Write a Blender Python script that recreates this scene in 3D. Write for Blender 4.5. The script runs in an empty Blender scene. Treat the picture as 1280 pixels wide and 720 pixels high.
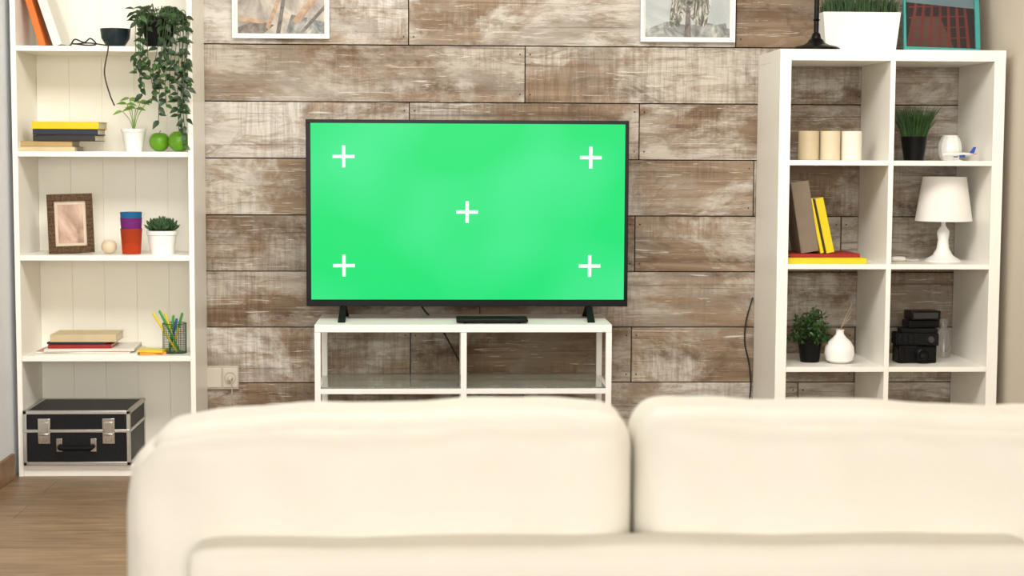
import bpy, bmesh, math, random
from mathutils import Vector, Matrix, Euler
random.seed(7)
pi = math.pi
# ---------------------------------------------------------------- camera model
F = 2061.0
CY = -5.96
R = Matrix.Rotation(-math.radians(2.5), 3, 'Z') @ Matrix.Rotation(pi/2-math.radians(4.75), 3, 'X') @ Matrix.Rotation(math.radians(0.26), 3, 'Z')
def ray(px, py): return R @ Vector(((px-640)/F, -(py-360)/F, -1))
d = ray(1115, 62); H = 1.47-(-.41-CY)/d.y*d.z
def U(px, py, Y):
    d = ray(px, py); t = (Y-CY)/d.y
    return Vector((t*d.x, Y, H+t*d.z))
def S(Y): return F/(Y-CY)
cam_data = bpy.data.cameras.new("camera"); cam = bpy.data.objects.new("camera", cam_data)
bpy.context.collection.objects.link(cam)
cam.matrix_world = Matrix.Translation((0, CY, H)) @ R.to_4x4()
cam_data.lens = F/1280*36; cam_data.sensor_width = 36; cam_data.sensor_fit = 'HORIZONTAL'
cam_data.dof.use_dof = True; cam_data.dof.focus_distance = 5.7; cam_data.dof.aperture_fstop = 5.0
bpy.context.scene.camera = cam
bpy.context.scene.view_settings.view_transform = 'Standard'

# ---------------------------------------------------------------- materials
def lin(c):
    o = []
    for v in c[:3]:
        v = v/255.0
        o.append(v/12.92 if v <= .04045 else ((v+.055)/1.055)**2.4)
    return (o[0], o[1], o[2], 1)
def mat(name, col, rough=.5, metal=0, var=.05, scale=18, bump=0, trans=0, emit=0, alpha=1, bscale=120, spec=.5, ior=1.45, sub=0, bdist=.005):
    m = bpy.data.materials.new(name); m.use_nodes = True
    nt = m.node_tree; N = nt.nodes; L = nt.links
    b = N["Principled BSDF"]
    tc = N.new("ShaderNodeTexCoord"); no = N.new("ShaderNodeTexNoise")
    no.inputs["Scale"].default_value = scale; no.inputs["Detail"].default_value = 4
    L.new(tc.outputs["Object"], no.inputs["Vector"])
    cr = N.new("ShaderNodeValToRGB"); c = lin(col)
    cr.color_ramp.elements[0].position = .3; cr.color_ramp.elements[1].position = .7
    cr.color_ramp.elements[0].color = tuple(max(0, v*(1-var)) for v in c[:3])+(1,)
    cr.color_ramp.elements[1].color = tuple(min(1, v*(1+var)) for v in c[:3])+(1,)
    L.new(no.outputs["Fac"], cr.inputs["Fac"]); L.new(cr.outputs["Color"], b.inputs["Base Color"])
    b.inputs["Roughness"].default_value = rough; b.inputs["Metallic"].default_value = metal
    b.inputs["Transmission Weight"].default_value = trans; b.inputs["Alpha"].default_value = alpha
    b.inputs["IOR"].default_value = ior
    b.inputs["Specular IOR Level"].default_value = spec
    if sub:
        b.inputs["Subsurface Weight"].default_value = sub; b.inputs["Subsurface Scale"].default_value = .01
    if emit:
        L.new(cr.outputs["Color"], b.inputs["Emission Color"]); b.inputs["Emission Strength"].default_value = emit
    if bump:
        n2 = N.new("ShaderNodeTexNoise"); n2.inputs["Scale"].default_value = bscale; n2.inputs["Detail"].default_value = 5
        L.new(tc.outputs["Object"], n2.inputs["Vector"])
        bp = N.new("ShaderNodeBump"); bp.inputs["Strength"].default_value = bump; bp.inputs["Distance"].default_value = bdist
        L.new(n2.outputs["Fac"], bp.inputs["Height"]); L.new(bp.outputs["Normal"], b.inputs["Normal"])
    return m
def photo_mat(name, stops, scale=9, vec=(1, 1, 1), rot=0, dist=1.5):
    """printed photograph: irregular multi-tone patches"""
    m = bpy.data.materials.new(name); m.use_nodes = True
    nt = m.node_tree; N = nt.nodes; L = nt.links; b = N["Principled BSDF"]
    tc = N.new("ShaderNodeTexCoord"); mp = N.new("ShaderNodeMapping"); mp.inputs["Scale"].default_value = vec; mp.inputs["Rotation"].default_value = (0, rot, 0)
    L.new(tc.outputs["Object"], mp.inputs["Vector"])
    n = N.new("ShaderNodeTexNoise"); n.inputs["Scale"].default_value = scale; n.inputs["Detail"].default_value = 8; n.inputs["Distortion"].default_value = dist; n.inputs["Roughness"].default_value = .62
    L.new(mp.outputs[0], n.inputs["Vector"])
    r = N.new("ShaderNodeValToRGB"); e = r.color_ramp.elements
    e[0].position = stops[0][0]; e[0].color = lin(stops[0][1]); e[1].position = stops[-1][0]; e[1].color = lin(stops[-1][1])
    for p, c in stops[1:-1]:
        x = e.new(p); x.color = lin(c)
    L.new(n.outputs["Fac"], r.inputs["Fac"]); L.new(r.outputs["Color"], b.inputs["Base Color"]); b.inputs["Roughness"].default_value = .5
    return m
M = {}
M['white'] = mat("white_lacquer", (246, 243, 234), .35, var=.01)
M['white2'] = mat("white_metal", (240, 239, 235), .35, var=.01)
M['back'] = mat("painted_beadboard", (249, 245, 232), .55, var=.012, scale=4)
M['ceramic'] = mat("white_ceramic", (240, 239, 235), .25, var=.01)
M['plastic_w'] = mat("white_plastic", (228, 226, 220), .4, var=.01)
M['socket'] = mat("dull_cream_plastic", (184, 174, 158), .4, var=.02)
M['socket2'] = mat("muted_cream_plastic", (204, 196, 182), .4, var=.02)
M['black'] = mat("black_plastic", (9, 9, 10), .32, var=.1, spec=.22)
M['blackm'] = mat("black_matte", (15, 14, 14), .65, var=.15, bump=.15, spec=.2)
M['blackv'] = mat("black_vinyl", (15, 16, 19), .45, var=.2, scale=60, bump=.3, bscale=300, spec=.3)
M['lens'] = mat("dark_lens_glass", (14, 16, 26), .08, var=.1)
M['soil'] = mat("soil", (50, 38, 28), .95, var=.4, scale=80, bump=.6)
M['leaf'] = mat("dark_green_leaf", (32, 56, 26), .45, var=.4, scale=25)
M['leaf2'] = mat("mid_green_leaf", (54, 88, 36), .45, var=.3, scale=30)
M['leaf3'] = mat("light_green_leaf", (120, 158, 66), .45, var=.25, scale=30)
M['grass'] = mat("grass_green", (38, 68, 28), .5, var=.4, scale=40)
M['succ'] = mat("succulent_green", (58, 86, 52), .45, var=.3, scale=40)
M['stem'] = mat("stem_green", (60, 74, 40), .5, var=.2)
M['apple'] = mat("green_apple_skin", (100, 156, 26), .28, var=.22, scale=14, sub=.1)
M['brownstem'] = mat("apple_stem", (80, 56, 30), .7)
M['twig'] = mat("grey_brown_twig", (150, 132, 108), .7)
M['wax1'] = mat("beige_wax", (200, 184, 152), .45, var=.03, sub=.2)
M['wax2'] = mat("cream_wax", (214, 200, 172), .45, var=.03, sub=.2)
M['wax3'] = mat("white_wax", (232, 226, 210), .45, var=.03, sub=.2)
M['paper'] = mat("book_pages", (228, 218, 192), .8, var=.08, scale=90)
M['paperw'] = mat("white_paper", (232, 228, 218), .7, var=.03)
M['yellow'] = mat("yellow_cover", (222, 196, 20), .5, var=.05)
M['red'] = mat("red_cover", (158, 34, 28), .5, var=.08)
M['taupe'] = mat("taupe_cover", (122, 108, 92), .6, var=.06)
M['grayd'] = mat("dark_grey_cover", (46, 44, 44), .6, var=.1)
M['creamc'] = mat("cream_cover", (206, 188, 150), .6, var=.06)
M['tan'] = mat("tan_cover", (180, 152, 102), .6, var=.08)
M['orange'] = mat("orange_cover", (216, 114, 40), .5, var=.06)
M['bluec'] = mat("navy_cover", (32, 36, 56), .5, var=.1)
M['cupo'] = mat("orange_translucent_plastic", (234, 104, 60), .15, var=.04, trans=.7, ior=1.2)
M['cupp'] = mat("purple_translucent_plastic", (146, 60, 146), .15, var=.04, trans=.45, ior=1.2)
M['cupb'] = mat("blue_translucent_plastic", (46, 128, 180), .15, var=.04, trans=.45, ior=1.2)
M['alu'] = mat("brushed_aluminium", (196, 194, 188), .32, metal=.9, var=.06, scale=60)
M['chrome'] = mat("chrome", (216, 214, 208), .2, metal=1, var=.02)
M['glass'] = mat("green_tinted_glass", (236, 243, 234), .02, var=.005, trans=.82)
M['bottle'] = mat("clear_bottle", (232, 232, 228), .12, var=.01, trans=.85)
M['bronze'] = mat("bronze_frame", (88, 64, 38), .5, metal=.25, var=.5, scale=150, bump=.8, bscale=200)
M['teal'] = mat("teal_frame", (62, 150, 146), .5, var=.06)
M['shade'] = mat("white_lamp_shade", (234, 231, 224), .7, var=.02, emit=.05)
M['cablegrey'] = mat("dark_cable", (30, 28, 27), .5)
M['meshg'] = mat("dark_green_wire", (50, 84, 60), .4, metal=.4)
M['leather'] = mat("ivory_leather", (243, 239, 228), .5, var=.02, scale=2.5, bump=.6, bscale=8, spec=.35, bdist=.012)
M['navy'] = mat("teal_black_bowl", (20, 36, 40), .25, var=.2)
M['blue'] = mat("blue_plastic", (44, 84, 170), .35)
M['redp'] = mat("red_plastic", (196, 42, 36), .35)
M['greenp'] = mat("green_plastic", (60, 150, 56), .35)
M['yellowp'] = mat("yellow_plastic", (222, 200, 40), .35)
M['orangep'] = mat("orange_paper", (228, 146, 60), .6)
M['baseboard'] = mat("oak_baseboard", (132, 98, 64), .45, var=.25, scale=14)
M['legw'] = mat("dark_wood_leg", (60, 42, 30), .5, var=.2)
M['wallw'] = mat("cool_white_paint", (228, 232, 236), .85, var=.02, scale=2, bump=.08)
M['wallb'] = mat("warm_beige_paint", (212, 201, 185), .85, var=.02, scale=2, bump=.08)
M['ceil'] = mat("ceiling_paint", (242, 240, 235), .9, var=.01)
M['dark'] = mat("dark_gap", (40, 32, 26), .9)
def flat(name, c, r=.6, v=.12, s=9): return mat(name, c, r, var=v, scale=s)

def wood_wall():
    m = bpy.data.materials.new("weathered_planks"); m.use_nodes = True
    nt = m.node_tree; N = nt.nodes; L = nt.links; b = N["Principled BSDF"]
    tc = N.new("ShaderNodeTexCoord"); at = N.new("ShaderNodeAttribute"); at.attribute_name = "rnd"
    sc = N.new("ShaderNodeVectorMath"); sc.operation = 'SCALE'; sc.inputs["Scale"].default_value = 13
    L.new(at.outputs["Vector"], sc.inputs[0])
    ad = N.new("ShaderNodeVectorMath"); ad.operation = 'ADD'
    L.new(tc.outputs["Object"], ad.inputs[0]); L.new(sc.outputs[0], ad.inputs[1])
    def noise(vec, scale, detail, rough=.6, dist=0, rot=0):
        mp = N.new("ShaderNodeMapping"); mp.inputs["Scale"].default_value = vec; mp.inputs["Rotation"].default_value = (0, rot, 0); L.new(ad.outputs[0], mp.inputs["Vector"])
        n = N.new("ShaderNodeTexNoise"); n.inputs["Scale"].default_value = scale; n.inputs["Detail"].default_value = detail
        n.inputs["Roughness"].default_value = rough; n.inputs["Distortion"].default_value = dist
        L.new(mp.outputs[0], n.inputs["Vector"]); return n.outputs["Fac"]
    def ramp(fac, stops):
        r = N.new("ShaderNodeValToRGB"); e = r.color_ramp.elements
        e[0].position, e[0].color = stops[0][0], stops[0][1]
        e[1].position, e[1].color = stops[-1][0], stops[-1][1]
        for p, c in stops[1:-1]:
            x = e.new(p); x.color = c
        L.new(fac, r.inputs["Fac"]); return r.outputs["Color"]
    def mix(kind, fac, a, c):
        x = N.new("ShaderNodeMix"); x.data_type = 'RGBA'; x.blend_type = kind
        if isinstance(fac, float): x.inputs[0].default_value = fac
        else: L.new(fac, x.inputs[0])
        for i, v in ((6, a), (7, c)):
            if isinstance(v, tuple): x.inputs[i].default_value = v
            else: L.new(v, x.inputs[i])
        return x.outputs[2]
    W = (1, 1, 1, 1); K = (0, 0, 0, 1)
    grain = noise((0.45, 1, 7), 2.2, 6, .56, 1.1)
    base = ramp(grain, [(.30, lin((102, 85, 69))), (.43, lin((126, 107, 88))), (.56, lin((146, 127, 106))), (.72, lin((164, 146, 125)))])
    # large irregular whitewash patches with torn edges
    washm = ramp(noise((.9, 1, 1.3), 1.6, 9, .70, .4), [(.45, K), (.54, W)])
    fine = ramp(noise((1.5, 1, 8), 3.2, 9, .80, .9), [(.38, (.18, .18, .18, 1)), (.52, W)])
    wm = mix('MULTIPLY', 1.0, washm, fine)
    c1 = mix('MIX', wm, base, lin((192, 187, 178)))
    # second, grey wash
    gm = ramp(noise((.8, 1, 1.8), 2.2, 8, .72, .9), [(.50, K), (.62, (.75, .75, .75, 1))])
    c1 = mix('MIX', gm, c1, lin((146, 137, 126)))
    # cross-grain saw marks, strong in patches
    saw = ramp(noise((30, 1, 1.8), 3.0, 4, .65, .7), [(.38, (.78, .76, .745, 1)), (.58, (1.07, 1.07, 1.07, 1))])
    sm = ramp(noise((1, 1, 1.4), 1.8, 3), [(.49, K), (.56, W)])
    c2 = mix('MULTIPLY', sm, c1, saw)
    # dark worn blotches and grain lines
    dk = ramp(noise((1.1, 1, 2.6), 2.1, 10, .76, 1.2), [(.55, K), (.68, (.85, .85, .85, 1))])
    c3 = mix('MIX', dk, c2, lin((98, 81, 66)))
    gl = ramp(noise((.35, 1, 26), 3.0, 3, .5, 1.4), [(.60, K), (.68, (.5, .5, .5, 1))])
    c3 = mix('MIX', gl, c3, lin((92, 76, 62)))
    # per plank tone and hue
    sx = N.new("ShaderNodeSeparateXYZ"); L.new(at.outputs["Vector"], sx.inputs[0])
    pl = ramp(sx.outputs["X"], [(0, (.76, .71, .655, 1)), (.5, (.98, .96, .93, 1)), (1, (1.16, 1.18, 1.20, 1))])
    c4 = mix('MULTIPLY', 1.0, c3, pl)
    # diagonal pale scratches
    scr = ramp(noise((2, 1, 40), 2.6, 3, .6, 1.8, .5), [(.635, K), (.68, (.8, .8, .8, 1))])
    c5 = mix('MIX', scr, c4, lin((208, 203, 195)))
    scr2 = ramp(noise((2, 1, 44), 2.3, 3, .6, 1.2, -.7), [(.66, K), (.70, (.6, .6, .6, 1))])
    c6 = mix('MIX', scr2, c5, lin((206, 200, 190)))
    L.new(c6, b.inputs["Base Color"]); b.inputs["Roughness"].default_value = .75; b.inputs["Specular IOR Level"].default_value = .25
    bp = N.new("ShaderNodeBump"); bp.inputs["Strength"].default_value = .35; bp.inputs["Distance"].default_value = .004
    L.new(grain, bp.inputs["Height"]); L.new(bp.outputs["Normal"], b.inputs["Normal"])
    return m
M['planks'] = wood_wall()
def floor_mat():
    m = bpy.data.materials.new("oak_laminate"); m.use_nodes = True
    nt = m.node_tree; N = nt.nodes; L = nt.links; b = N["Principled BSDF"]
    tc = N.new("ShaderNodeTexCoord")
    br = N.new("ShaderNodeTexBrick"); br.inputs["Scale"].default_value = 1; br.inputs["Brick Width"].default_value = 1.3
    br.inputs["Row Height"].default_value = .19; br.inputs["Mortar Size"].default_value = .0012
    br.inputs["Color1"].default_value = lin((150, 124, 95)); br.inputs["Color2"].default_value = lin((134, 110, 84)); br.inputs["Mortar"].default_value = lin((82, 62, 44))
    L.new(tc.outputs["Object"], br.inputs["Vector"])
    mp = N.new("ShaderNodeMapping"); mp.inputs["Scale"].default_value = (1.4, 12, 1); L.new(tc.outputs["Object"], mp.inputs["Vector"])
    n = N.new("ShaderNodeTexNoise"); n.inputs["Scale"].default_value = 4; n.inputs["Detail"].default_value = 8; n.inputs["Distortion"].default_value = 1
    L.new(mp.outputs[0], n.inputs["Vector"])
    r = N.new("ShaderNodeValToRGB"); r.color_ramp.elements[0].position = .3; r.color_ramp.elements[0].color = (.62, .60, .57, 1)
    r.color_ramp.elements[1].position = .7; r.color_ramp.elements[1].color = (1.14, 1.14, 1.14, 1)
    L.new(n.outputs["Fac"], r.inputs["Fac"])
    x = N.new("ShaderNodeMix"); x.data_type = 'RGBA'; x.blend_type = 'MULTIPLY'; x.inputs[0].default_value = 1
    L.new(br.outputs["Color"], x.inputs[6]); L.new(r.outputs["Color"], x.inputs[7]); L.new(x.outputs[2], b.inputs["Base Color"])
    b.inputs["Roughness"].default_value = .42
    return m
M['floor'] = floor_mat()
def screen_mat():
    m = bpy.data.materials.new("green_screen_glow"); m.use_nodes = True
    nt = m.node_tree; N = nt.nodes; L = nt.links; b = N["Principled BSDF"]
    tc = N.new("ShaderNodeTexCoord"); n = N.new("ShaderNodeTexNoise"); n.inputs["Scale"].default_value = 2.4; n.inputs["Detail"].default_value = 1.2
    L.new(tc.outputs["Object"], n.inputs["Vector"])
    r = N.new("ShaderNodeValToRGB"); r.color_ramp.elements[0].position = .40; r.color_ramp.elements[0].color = lin((22, 232, 120))
    r.color_ramp.elements[1].position = .66; r.color_ramp.elements[1].color = lin((70, 239, 148))
    L.new(n.outputs["Fac"], r.inputs["Fac"]); L.new(r.outputs["Color"], b.inputs["Emission Color"])
    b.inputs["Emission Strength"].default_value = .97; b.inputs["Base Color"].default_value = (0.002, .006, .003, 1)
    b.inputs["Roughness"].default_value = .3; b.inputs["Specular IOR Level"].default_value = .12
    return m
M['screen'] = screen_mat()
M['cross'] = mat("pale_marker_glow", (196, 246, 216), .5, emit=.55, var=.01, spec=.1)

# ---------------------------------------------------------------- mesh builder
class MB:
    def __init__(s): s.bm = bmesh.new()
    def _m(s, verts, mi):
        fs = set()
        for v in verts:
            for f in v.link_faces: fs.add(f)
        for f in fs: f.material_index = mi
    def box(s, c, size, mi=0, rot=None):
        Mx = Matrix.Translation(c) @ (rot.to_matrix().to_4x4() if rot else Matrix()) @ Matrix.Diagonal((*size, 1))
        g = bmesh.ops.create_cube(s.bm, size=1, matrix=Mx); s._m(g['verts'], mi); return s
    def bb(s, a, b, mi=0):
        c = [(a[i]+b[i])/2 for i in range(3)]; z = [abs(b[i]-a[i]) for i in range(3)]; return s.box(c, z, mi)
    def hexa(s, vs, mi=0):
        v = [s.bm.verts.new(p) for p in vs]
        for f in ((0, 3, 2, 1), (4, 5, 6, 7), (0, 1, 5, 4), (1, 2, 6, 5), (2, 3, 7, 6), (3, 0, 4, 7)):
            s.bm.faces.new([v[i] for i in f]).material_index = mi
        return s
    def lathe(s, prof, c=(0, 0, 0), seg=32, mi=0, M4=None):
        M4 = M4 or Matrix.Translation(c); rings = []
        for r, z in prof:
            if r < 1e-6: rings.append([s.bm.verts.new(M4 @ Vector((0, 0, z)))])
            else: rings.append([s.bm.verts.new(M4 @ Vector((r*math.cos(2*pi*i/seg), r*math.sin(2*pi*i/seg), z))) for i in range(seg)])
        for a, b in zip(rings, rings[1:]):
            for i in range(seg):
                j = (i+1) % seg
                if len(a) == 1 and len(b) == 1: continue
                if len(a) == 1: f = [a[0], b[i], b[j]]
                elif len(b) == 1: f = [a[i], a[j], b[0]]
                else: f = [a[i], a[j], b[j], b[i]]
                s.bm.faces.new(f).material_index = mi
        return s
    def tube(s, pts, r, seg=8, mi=0, smoothn=0):
        pts = [Vector(p) for p in pts]
        if smoothn:
            q = []
            for i in range(len(pts)-1):
                p0 = pts[max(i-1, 0)]; p1 = pts[i]; p2 = pts[i+1]; p3 = pts[min(i+2, len(pts)-1)]
                for k in range(smoothn):
                    t = k/smoothn
                    q.append(.5*((2*p1)+(-p0+p2)*t+(2*p0-5*p1+4*p2-p3)*t*t+(-p0+3*p1-3*p2+p3)*t**3))
            q.append(pts[-1]); pts = q
        rings = []
        n = None
        for i, p in enumerate(pts):
            d = (pts[min(i+1, len(pts)-1)]-pts[max(i-1, 0)]).normalized()
            if n is None:
                n = d.orthogonal().normalized()
            else:
                n = (n-d*n.dot(d)); n = n.normalized() if n.length > 1e-6 else d.orthogonal().normalized()
            b = d.cross(n); rr = r[min(i, len(r)-1)] if isinstance(r, (list, tuple)) else r
            rings.append([s.bm.verts.new(p+rr*(math.cos(2*pi*k/seg)*n+math.sin(2*pi*k/seg)*b)) for k in range(seg)])
        for a, b in zip(rings, rings[1:]):
            for i in range(seg):
                j = (i+1) % seg; s.bm.faces.new([a[i], a[j], b[j], b[i]]).material_index = mi
        s.bm.faces.new(rings[0]).material_index = mi; s.bm.faces.new(rings[-1]).material_index = mi
        return s
    def poly(s, pts, mi=0):
        s.bm.faces.new([s.bm.verts.new(p) for p in pts]).material_index = mi; return s
    def leaf(s, p, d, nrm, L, W, mi=0, bend=.25):
        p = Vector(p); d = Vector(d).normalized(); nrm = Vector(nrm)
        nrm = (nrm-d*nrm.dot(d)); nrm = nrm.normalized() if nrm.length > 1e-4 else d.orthogonal().normalized()
        sd = d.cross(nrm)
        prof = [(0, .06), (.18, .75), (.42, 1), (.72, .62), (1, .02)]
        rows = []
        for t, w in prof:
            c = p+d*L*t-nrm*bend*L*t*t
            o = sd*W*.5*w
            rows.append([s.bm.verts.new(c-o+nrm*.12*W*w), s.bm.verts.new(c), s.bm.verts.new(c+o+nrm*.12*W*w)])
        for a, b in zip(rows, rows[1:]):
            for k in (0, 1): s.bm.faces.new([a[k], a[k+1], b[k+1], b[k]]).material_index = mi
        return s
    def pillow(s, c, size, r, n=16, crown=.02, fn=None, mi=0):
        # one rounded, puffed block per mesh; crown may be a number or (x, y, z)
        cr = crown if isinstance(crown, (tuple, list)) else (crown,)*3
        bmesh.ops.create_cube(s.bm, size=2)
        bmesh.ops.subdivide_edges(s.bm, edges=list(s.bm.edges), cuts=n, use_grid_fill=True)
        h = [x/2 for x in size]; c = Vector(c)
        for v in s.bm.verts:
            u = [math.copysign(1-(1-min(abs(x), 1))**1.7, x) for x in v.co]
            q = Vector([u[i]*h[i] for i in range(3)])
            inn = Vector([max(-(h[i]-r), min(h[i]-r, q[i])) for i in range(3)])
            dd = q-inn
            pos = inn+(dd.normalized()*r if dd.length > 1e-9 else dd)
            if dd.length < 1e-9: pos = q
            add = [cr[i]*(1-u[(i+1) % 3]**2)*(1-u[(i+2) % 3]**2)*u[i] for i in range(3)]
            pos = pos+Vector(add)
            if fn: pos = fn(pos, u)
            v.co = c+pos
        return s
def build(mb, name, mats, smooth=True, bevel=0, sub=0, recalc=True, ang=38):
    bm = mb.bm
    if recalc: bmesh.ops.recalc_face_normals(bm, faces=bm.faces)
    for f in bm.faces: f.smooth = smooth
    for e in bm.edges:
        if len(e.link_faces) == 2: e.smooth = e.calc_face_angle(0) < math.radians(ang)
    me = bpy.data.meshes.new(name); bm.to_mesh(me); bm.free()
    for m in (mats if isinstance(mats, (list, tuple)) else [mats]): me.materials.append(M[m] if isinstance(m, str) else m)
    o = bpy.data.objects.new(name, me); bpy.context.collection.objects.link(o)
    if bevel:
        b = o.modifiers.new("bevel", 'BEVEL'); b.width = bevel; b.segments = 2; b.limit_method = 'ANGLE'; b.angle_limit = math.radians(40)
    if sub:
        b = o.modifiers.new("subsurf", 'SUBSURF'); b.levels = sub; b.render_levels = sub
    return o
def meta(o, label, cat, group=None):
    o["label"] = label; o["category"] = cat
    if group: o["group"] = group
def thing(name, label, cat, loc, group=None, rot=(0, 0, 0)):
    e = bpy.data.objects.new(name, None); e.empty_display_size = .03; bpy.context.collection.objects.link(e)
    e.location = loc; e.rotation_euler = rot; meta(e, label, cat, group); return e
def part(p, mb, name, mats, label=None, **k):
    o = build(mb, name, mats, **k); o.parent = p
    if label: o["label"] = label
    return o
def solo(mb, name, mats, loc, label, cat, group=None, rot=(0, 0, 0), **k):
    o = build(mb, name, mats, **k); o.location = loc; o.rotation_euler = rot; meta(o, label, cat, group); return o
def struct(o): o["kind"] = "structure"; return o

# ---------------------------------------------------------------- room
KX1 = U(1258, 64, -.41).x; KX0 = KX1-.77
BL = U(18, 320, -.30).x; BR = U(243, 320, -.30).x
XL = BL-.02; XR = KX1+.035
seams = [U(600, y, 0).z for y in (57.5, 128.5, 198.5, 268.5, 338.5, 407.5, 477.5)]
ph = (seams[0]-seams[-1])/6
joints_px = {-1: [640, 990], 0: [511, 915], 1: [655, 1075], 2: [512, 797, 1080], 3: [420, 940], 4: [513, 793, 1050], 5: [600, 1100], 6: [513, 790, 1070], 7: [655, 1000], 8: [420, 790], 9: [600, 1000]}
mb = MB(); lay = mb.bm.loops.layers.float_color.new("rnd")
def plank(x0, x1, z0, z1):
    g = .0018; dy = random.uniform(0, .003)
    before = set(mb.bm.faces)
    mb.bb((x0+g, -.012-dy, z0+g), (x1-g, .02, z1-g))
    c = (random.random(), random.random(), random.random(), 1)
    for f in set(mb.bm.faces)-before:
        for l in f.loops: l[lay] = c
ztop = seams[0]
for r in range(-7, 12):
    z1 = ztop-(r-1)*ph; z0 = z1-ph
    if z1 < 0: break
    if z0 > 2.75: continue
    z0c = max(z0, 0.0); z1c = min(z1, 2.75)
    xs = [XL-.02]+sorted(U(p, 300, 0).x for p in joints_px.get(r, [420+(r*137) % 300, 900+(r*91) % 200]))+[XR+.02]
    for a, b in zip(xs, xs[1:]): plank(a, b, z0c, z1c)
    for x in xs[1:-1]:
        for sx in (-.018, .018):
            for zz in (z0+.03, z1-.03):
                if 0 < zz < 2.7:
                    mb.lathe([(0, -.0007), (.0028, -.0007), (.0028, .002)], seg=8, mi=1, M4=Matrix.Translation((x+sx, -.0155, zz)) @ Matrix.Rotation(pi/2, 4, 'X') @ Matrix.Diagonal((1, 1, -1, 1)))
mb.bb((XL-.1, .012, 0), (XR+.1, .1, 2.75), 1)
struct(build(mb, "wall_back", ['planks', 'dark'], bevel=.0015))
YR = -11.0
mb = MB(); mb.bb((XL-.12, YR, 0), (XL, .02, 2.75)); struct(build(mb, "wall_left", 'wallw'))
mb = MB(); mb.bb((XR, YR, 0), (XR+.12, .02, 2.75)); struct(build(mb, "wall_right", 'wallb'))
mb = MB(); mb.bb((XL-.12, YR, -.06), (XR+.12, .1, 0)); struct(build(mb, "floor", 'floor'))
mb = MB(); mb.bb((XL-.12, YR, 2.75), (XR+.12, .1, 2.83)); struct(build(mb, "ceiling", 'ceil'))
mb = MB(); mb.bb((XL, YR, 0), (XL+.014, -.32, .085)); struct(build(mb, "baseboard_left", 'baseboard', bevel=.003))
mb = MB(); mb.bb((XR-.014, YR, 0), (XR, -.45, .085)); struct(build(mb, "baseboard_right", 'baseboard', bevel=.003))

# ---------------------------------------------------------------- left bookcase
bc = thing("bookcase", "tall white open bookcase with panelled back beside plank wall", "bookcase", ((BL+BR)/2, -.15, 0))
W2 = (BR-BL)/2; TP = .018; D0, D1 = -.15, .135
for sx in (-1, 1):
    m_ = MB(); m_.bb((sx*W2, D0, 0), (sx*(W2-TP), D1, 2.05)); part(bc, m_, "side_panel", 'white', bevel=.0015)
zs = [U(130, y, -.30).z for y in (57.5, 189.5, 319.5, 445.5)]
zbot = U(100, 581, -.3).z
for z in zs+[zs[0]+.36, zbot]:
    m_ = MB(); m_.bb((-W2+TP, D0+.002, z-.018), (W2-TP, D1, z)); part(bc, m_, "shelf", 'white', bevel=.0015)
m_ = MB(); m_.bb((-W2+TP, D0+.002, 2.03), (W2-TP, D1, 2.05)); part(bc, m_, "top_panel", 'white', bevel=.0015)
m_ = MB(); m_.bb((-W2+TP, D0+.006, 0), (W2-TP, D0+.024, zbot-.018)); part(bc, m_, "plinth", 'white', bevel=.001)
m_ = MB(); n = 5; w = (2*W2-2*TP)/n
for i in range(n): m_.bb((-W2+TP+i*w+.0003, D1-.007, 0.02), (-W2+TP+(i+1)*w-.0003, D1-.004, 2.04))
m_.bb((-W2+TP, D1-.0045, 0.02), (W2-TP, D1, 2.04))
part(bc, m_, "back_panel", 'back', bevel=.0010)
SH = {'t': zs[0], '2': zs[1], '3': zs[2], '4': zs[3], 'b': zbot}

# ---------------------------------------------------------------- cube shelf
ks = thing("shelving_unit", "white open cube shelving unit with two columns against plank wall", "shelf unit", ((KX0+KX1)/2, -.215, 0))
T = .038; t = .017; D = .195
for sx in (-1, 1):
    m_ = MB(); m_.bb((sx*.385, -D, 0), (sx*(.385-T), D, 1.47-T)); part(ks, m_, "side_panel", 'white', bevel=.0012)
m_ = MB(); m_.bb((-.385, -D, 1.47-T), (.385, D, 1.47)); part(ks, m_, "top_panel", 'white', bevel=.0012)
m_ = MB(); m_.bb((-.385+T, -D, 0), (.385-T, D, T)); part(ks, m_, "bottom_panel", 'white', bevel=.0012)
cell = (1.47-2*T-3*t)/4; KZ = []
m_ = MB(); m_.bb((-t/2, -D+.001, T), (t/2, D, 1.47-T)); part(ks, m_, "divider", 'white', bevel=.0012)
for i in range(3):
    z = 1.47-T-cell-i*(cell+t); KZ.append(z)
    for a, b in ((-.385+T, -t/2), (t/2, .385-T)):
        m_ = MB(); m_.bb((a, -D+.001, z-t), (b, D, z)); part(ks, m_, "shelf", 'white', bevel=.0012)
KT = 1.47

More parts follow.
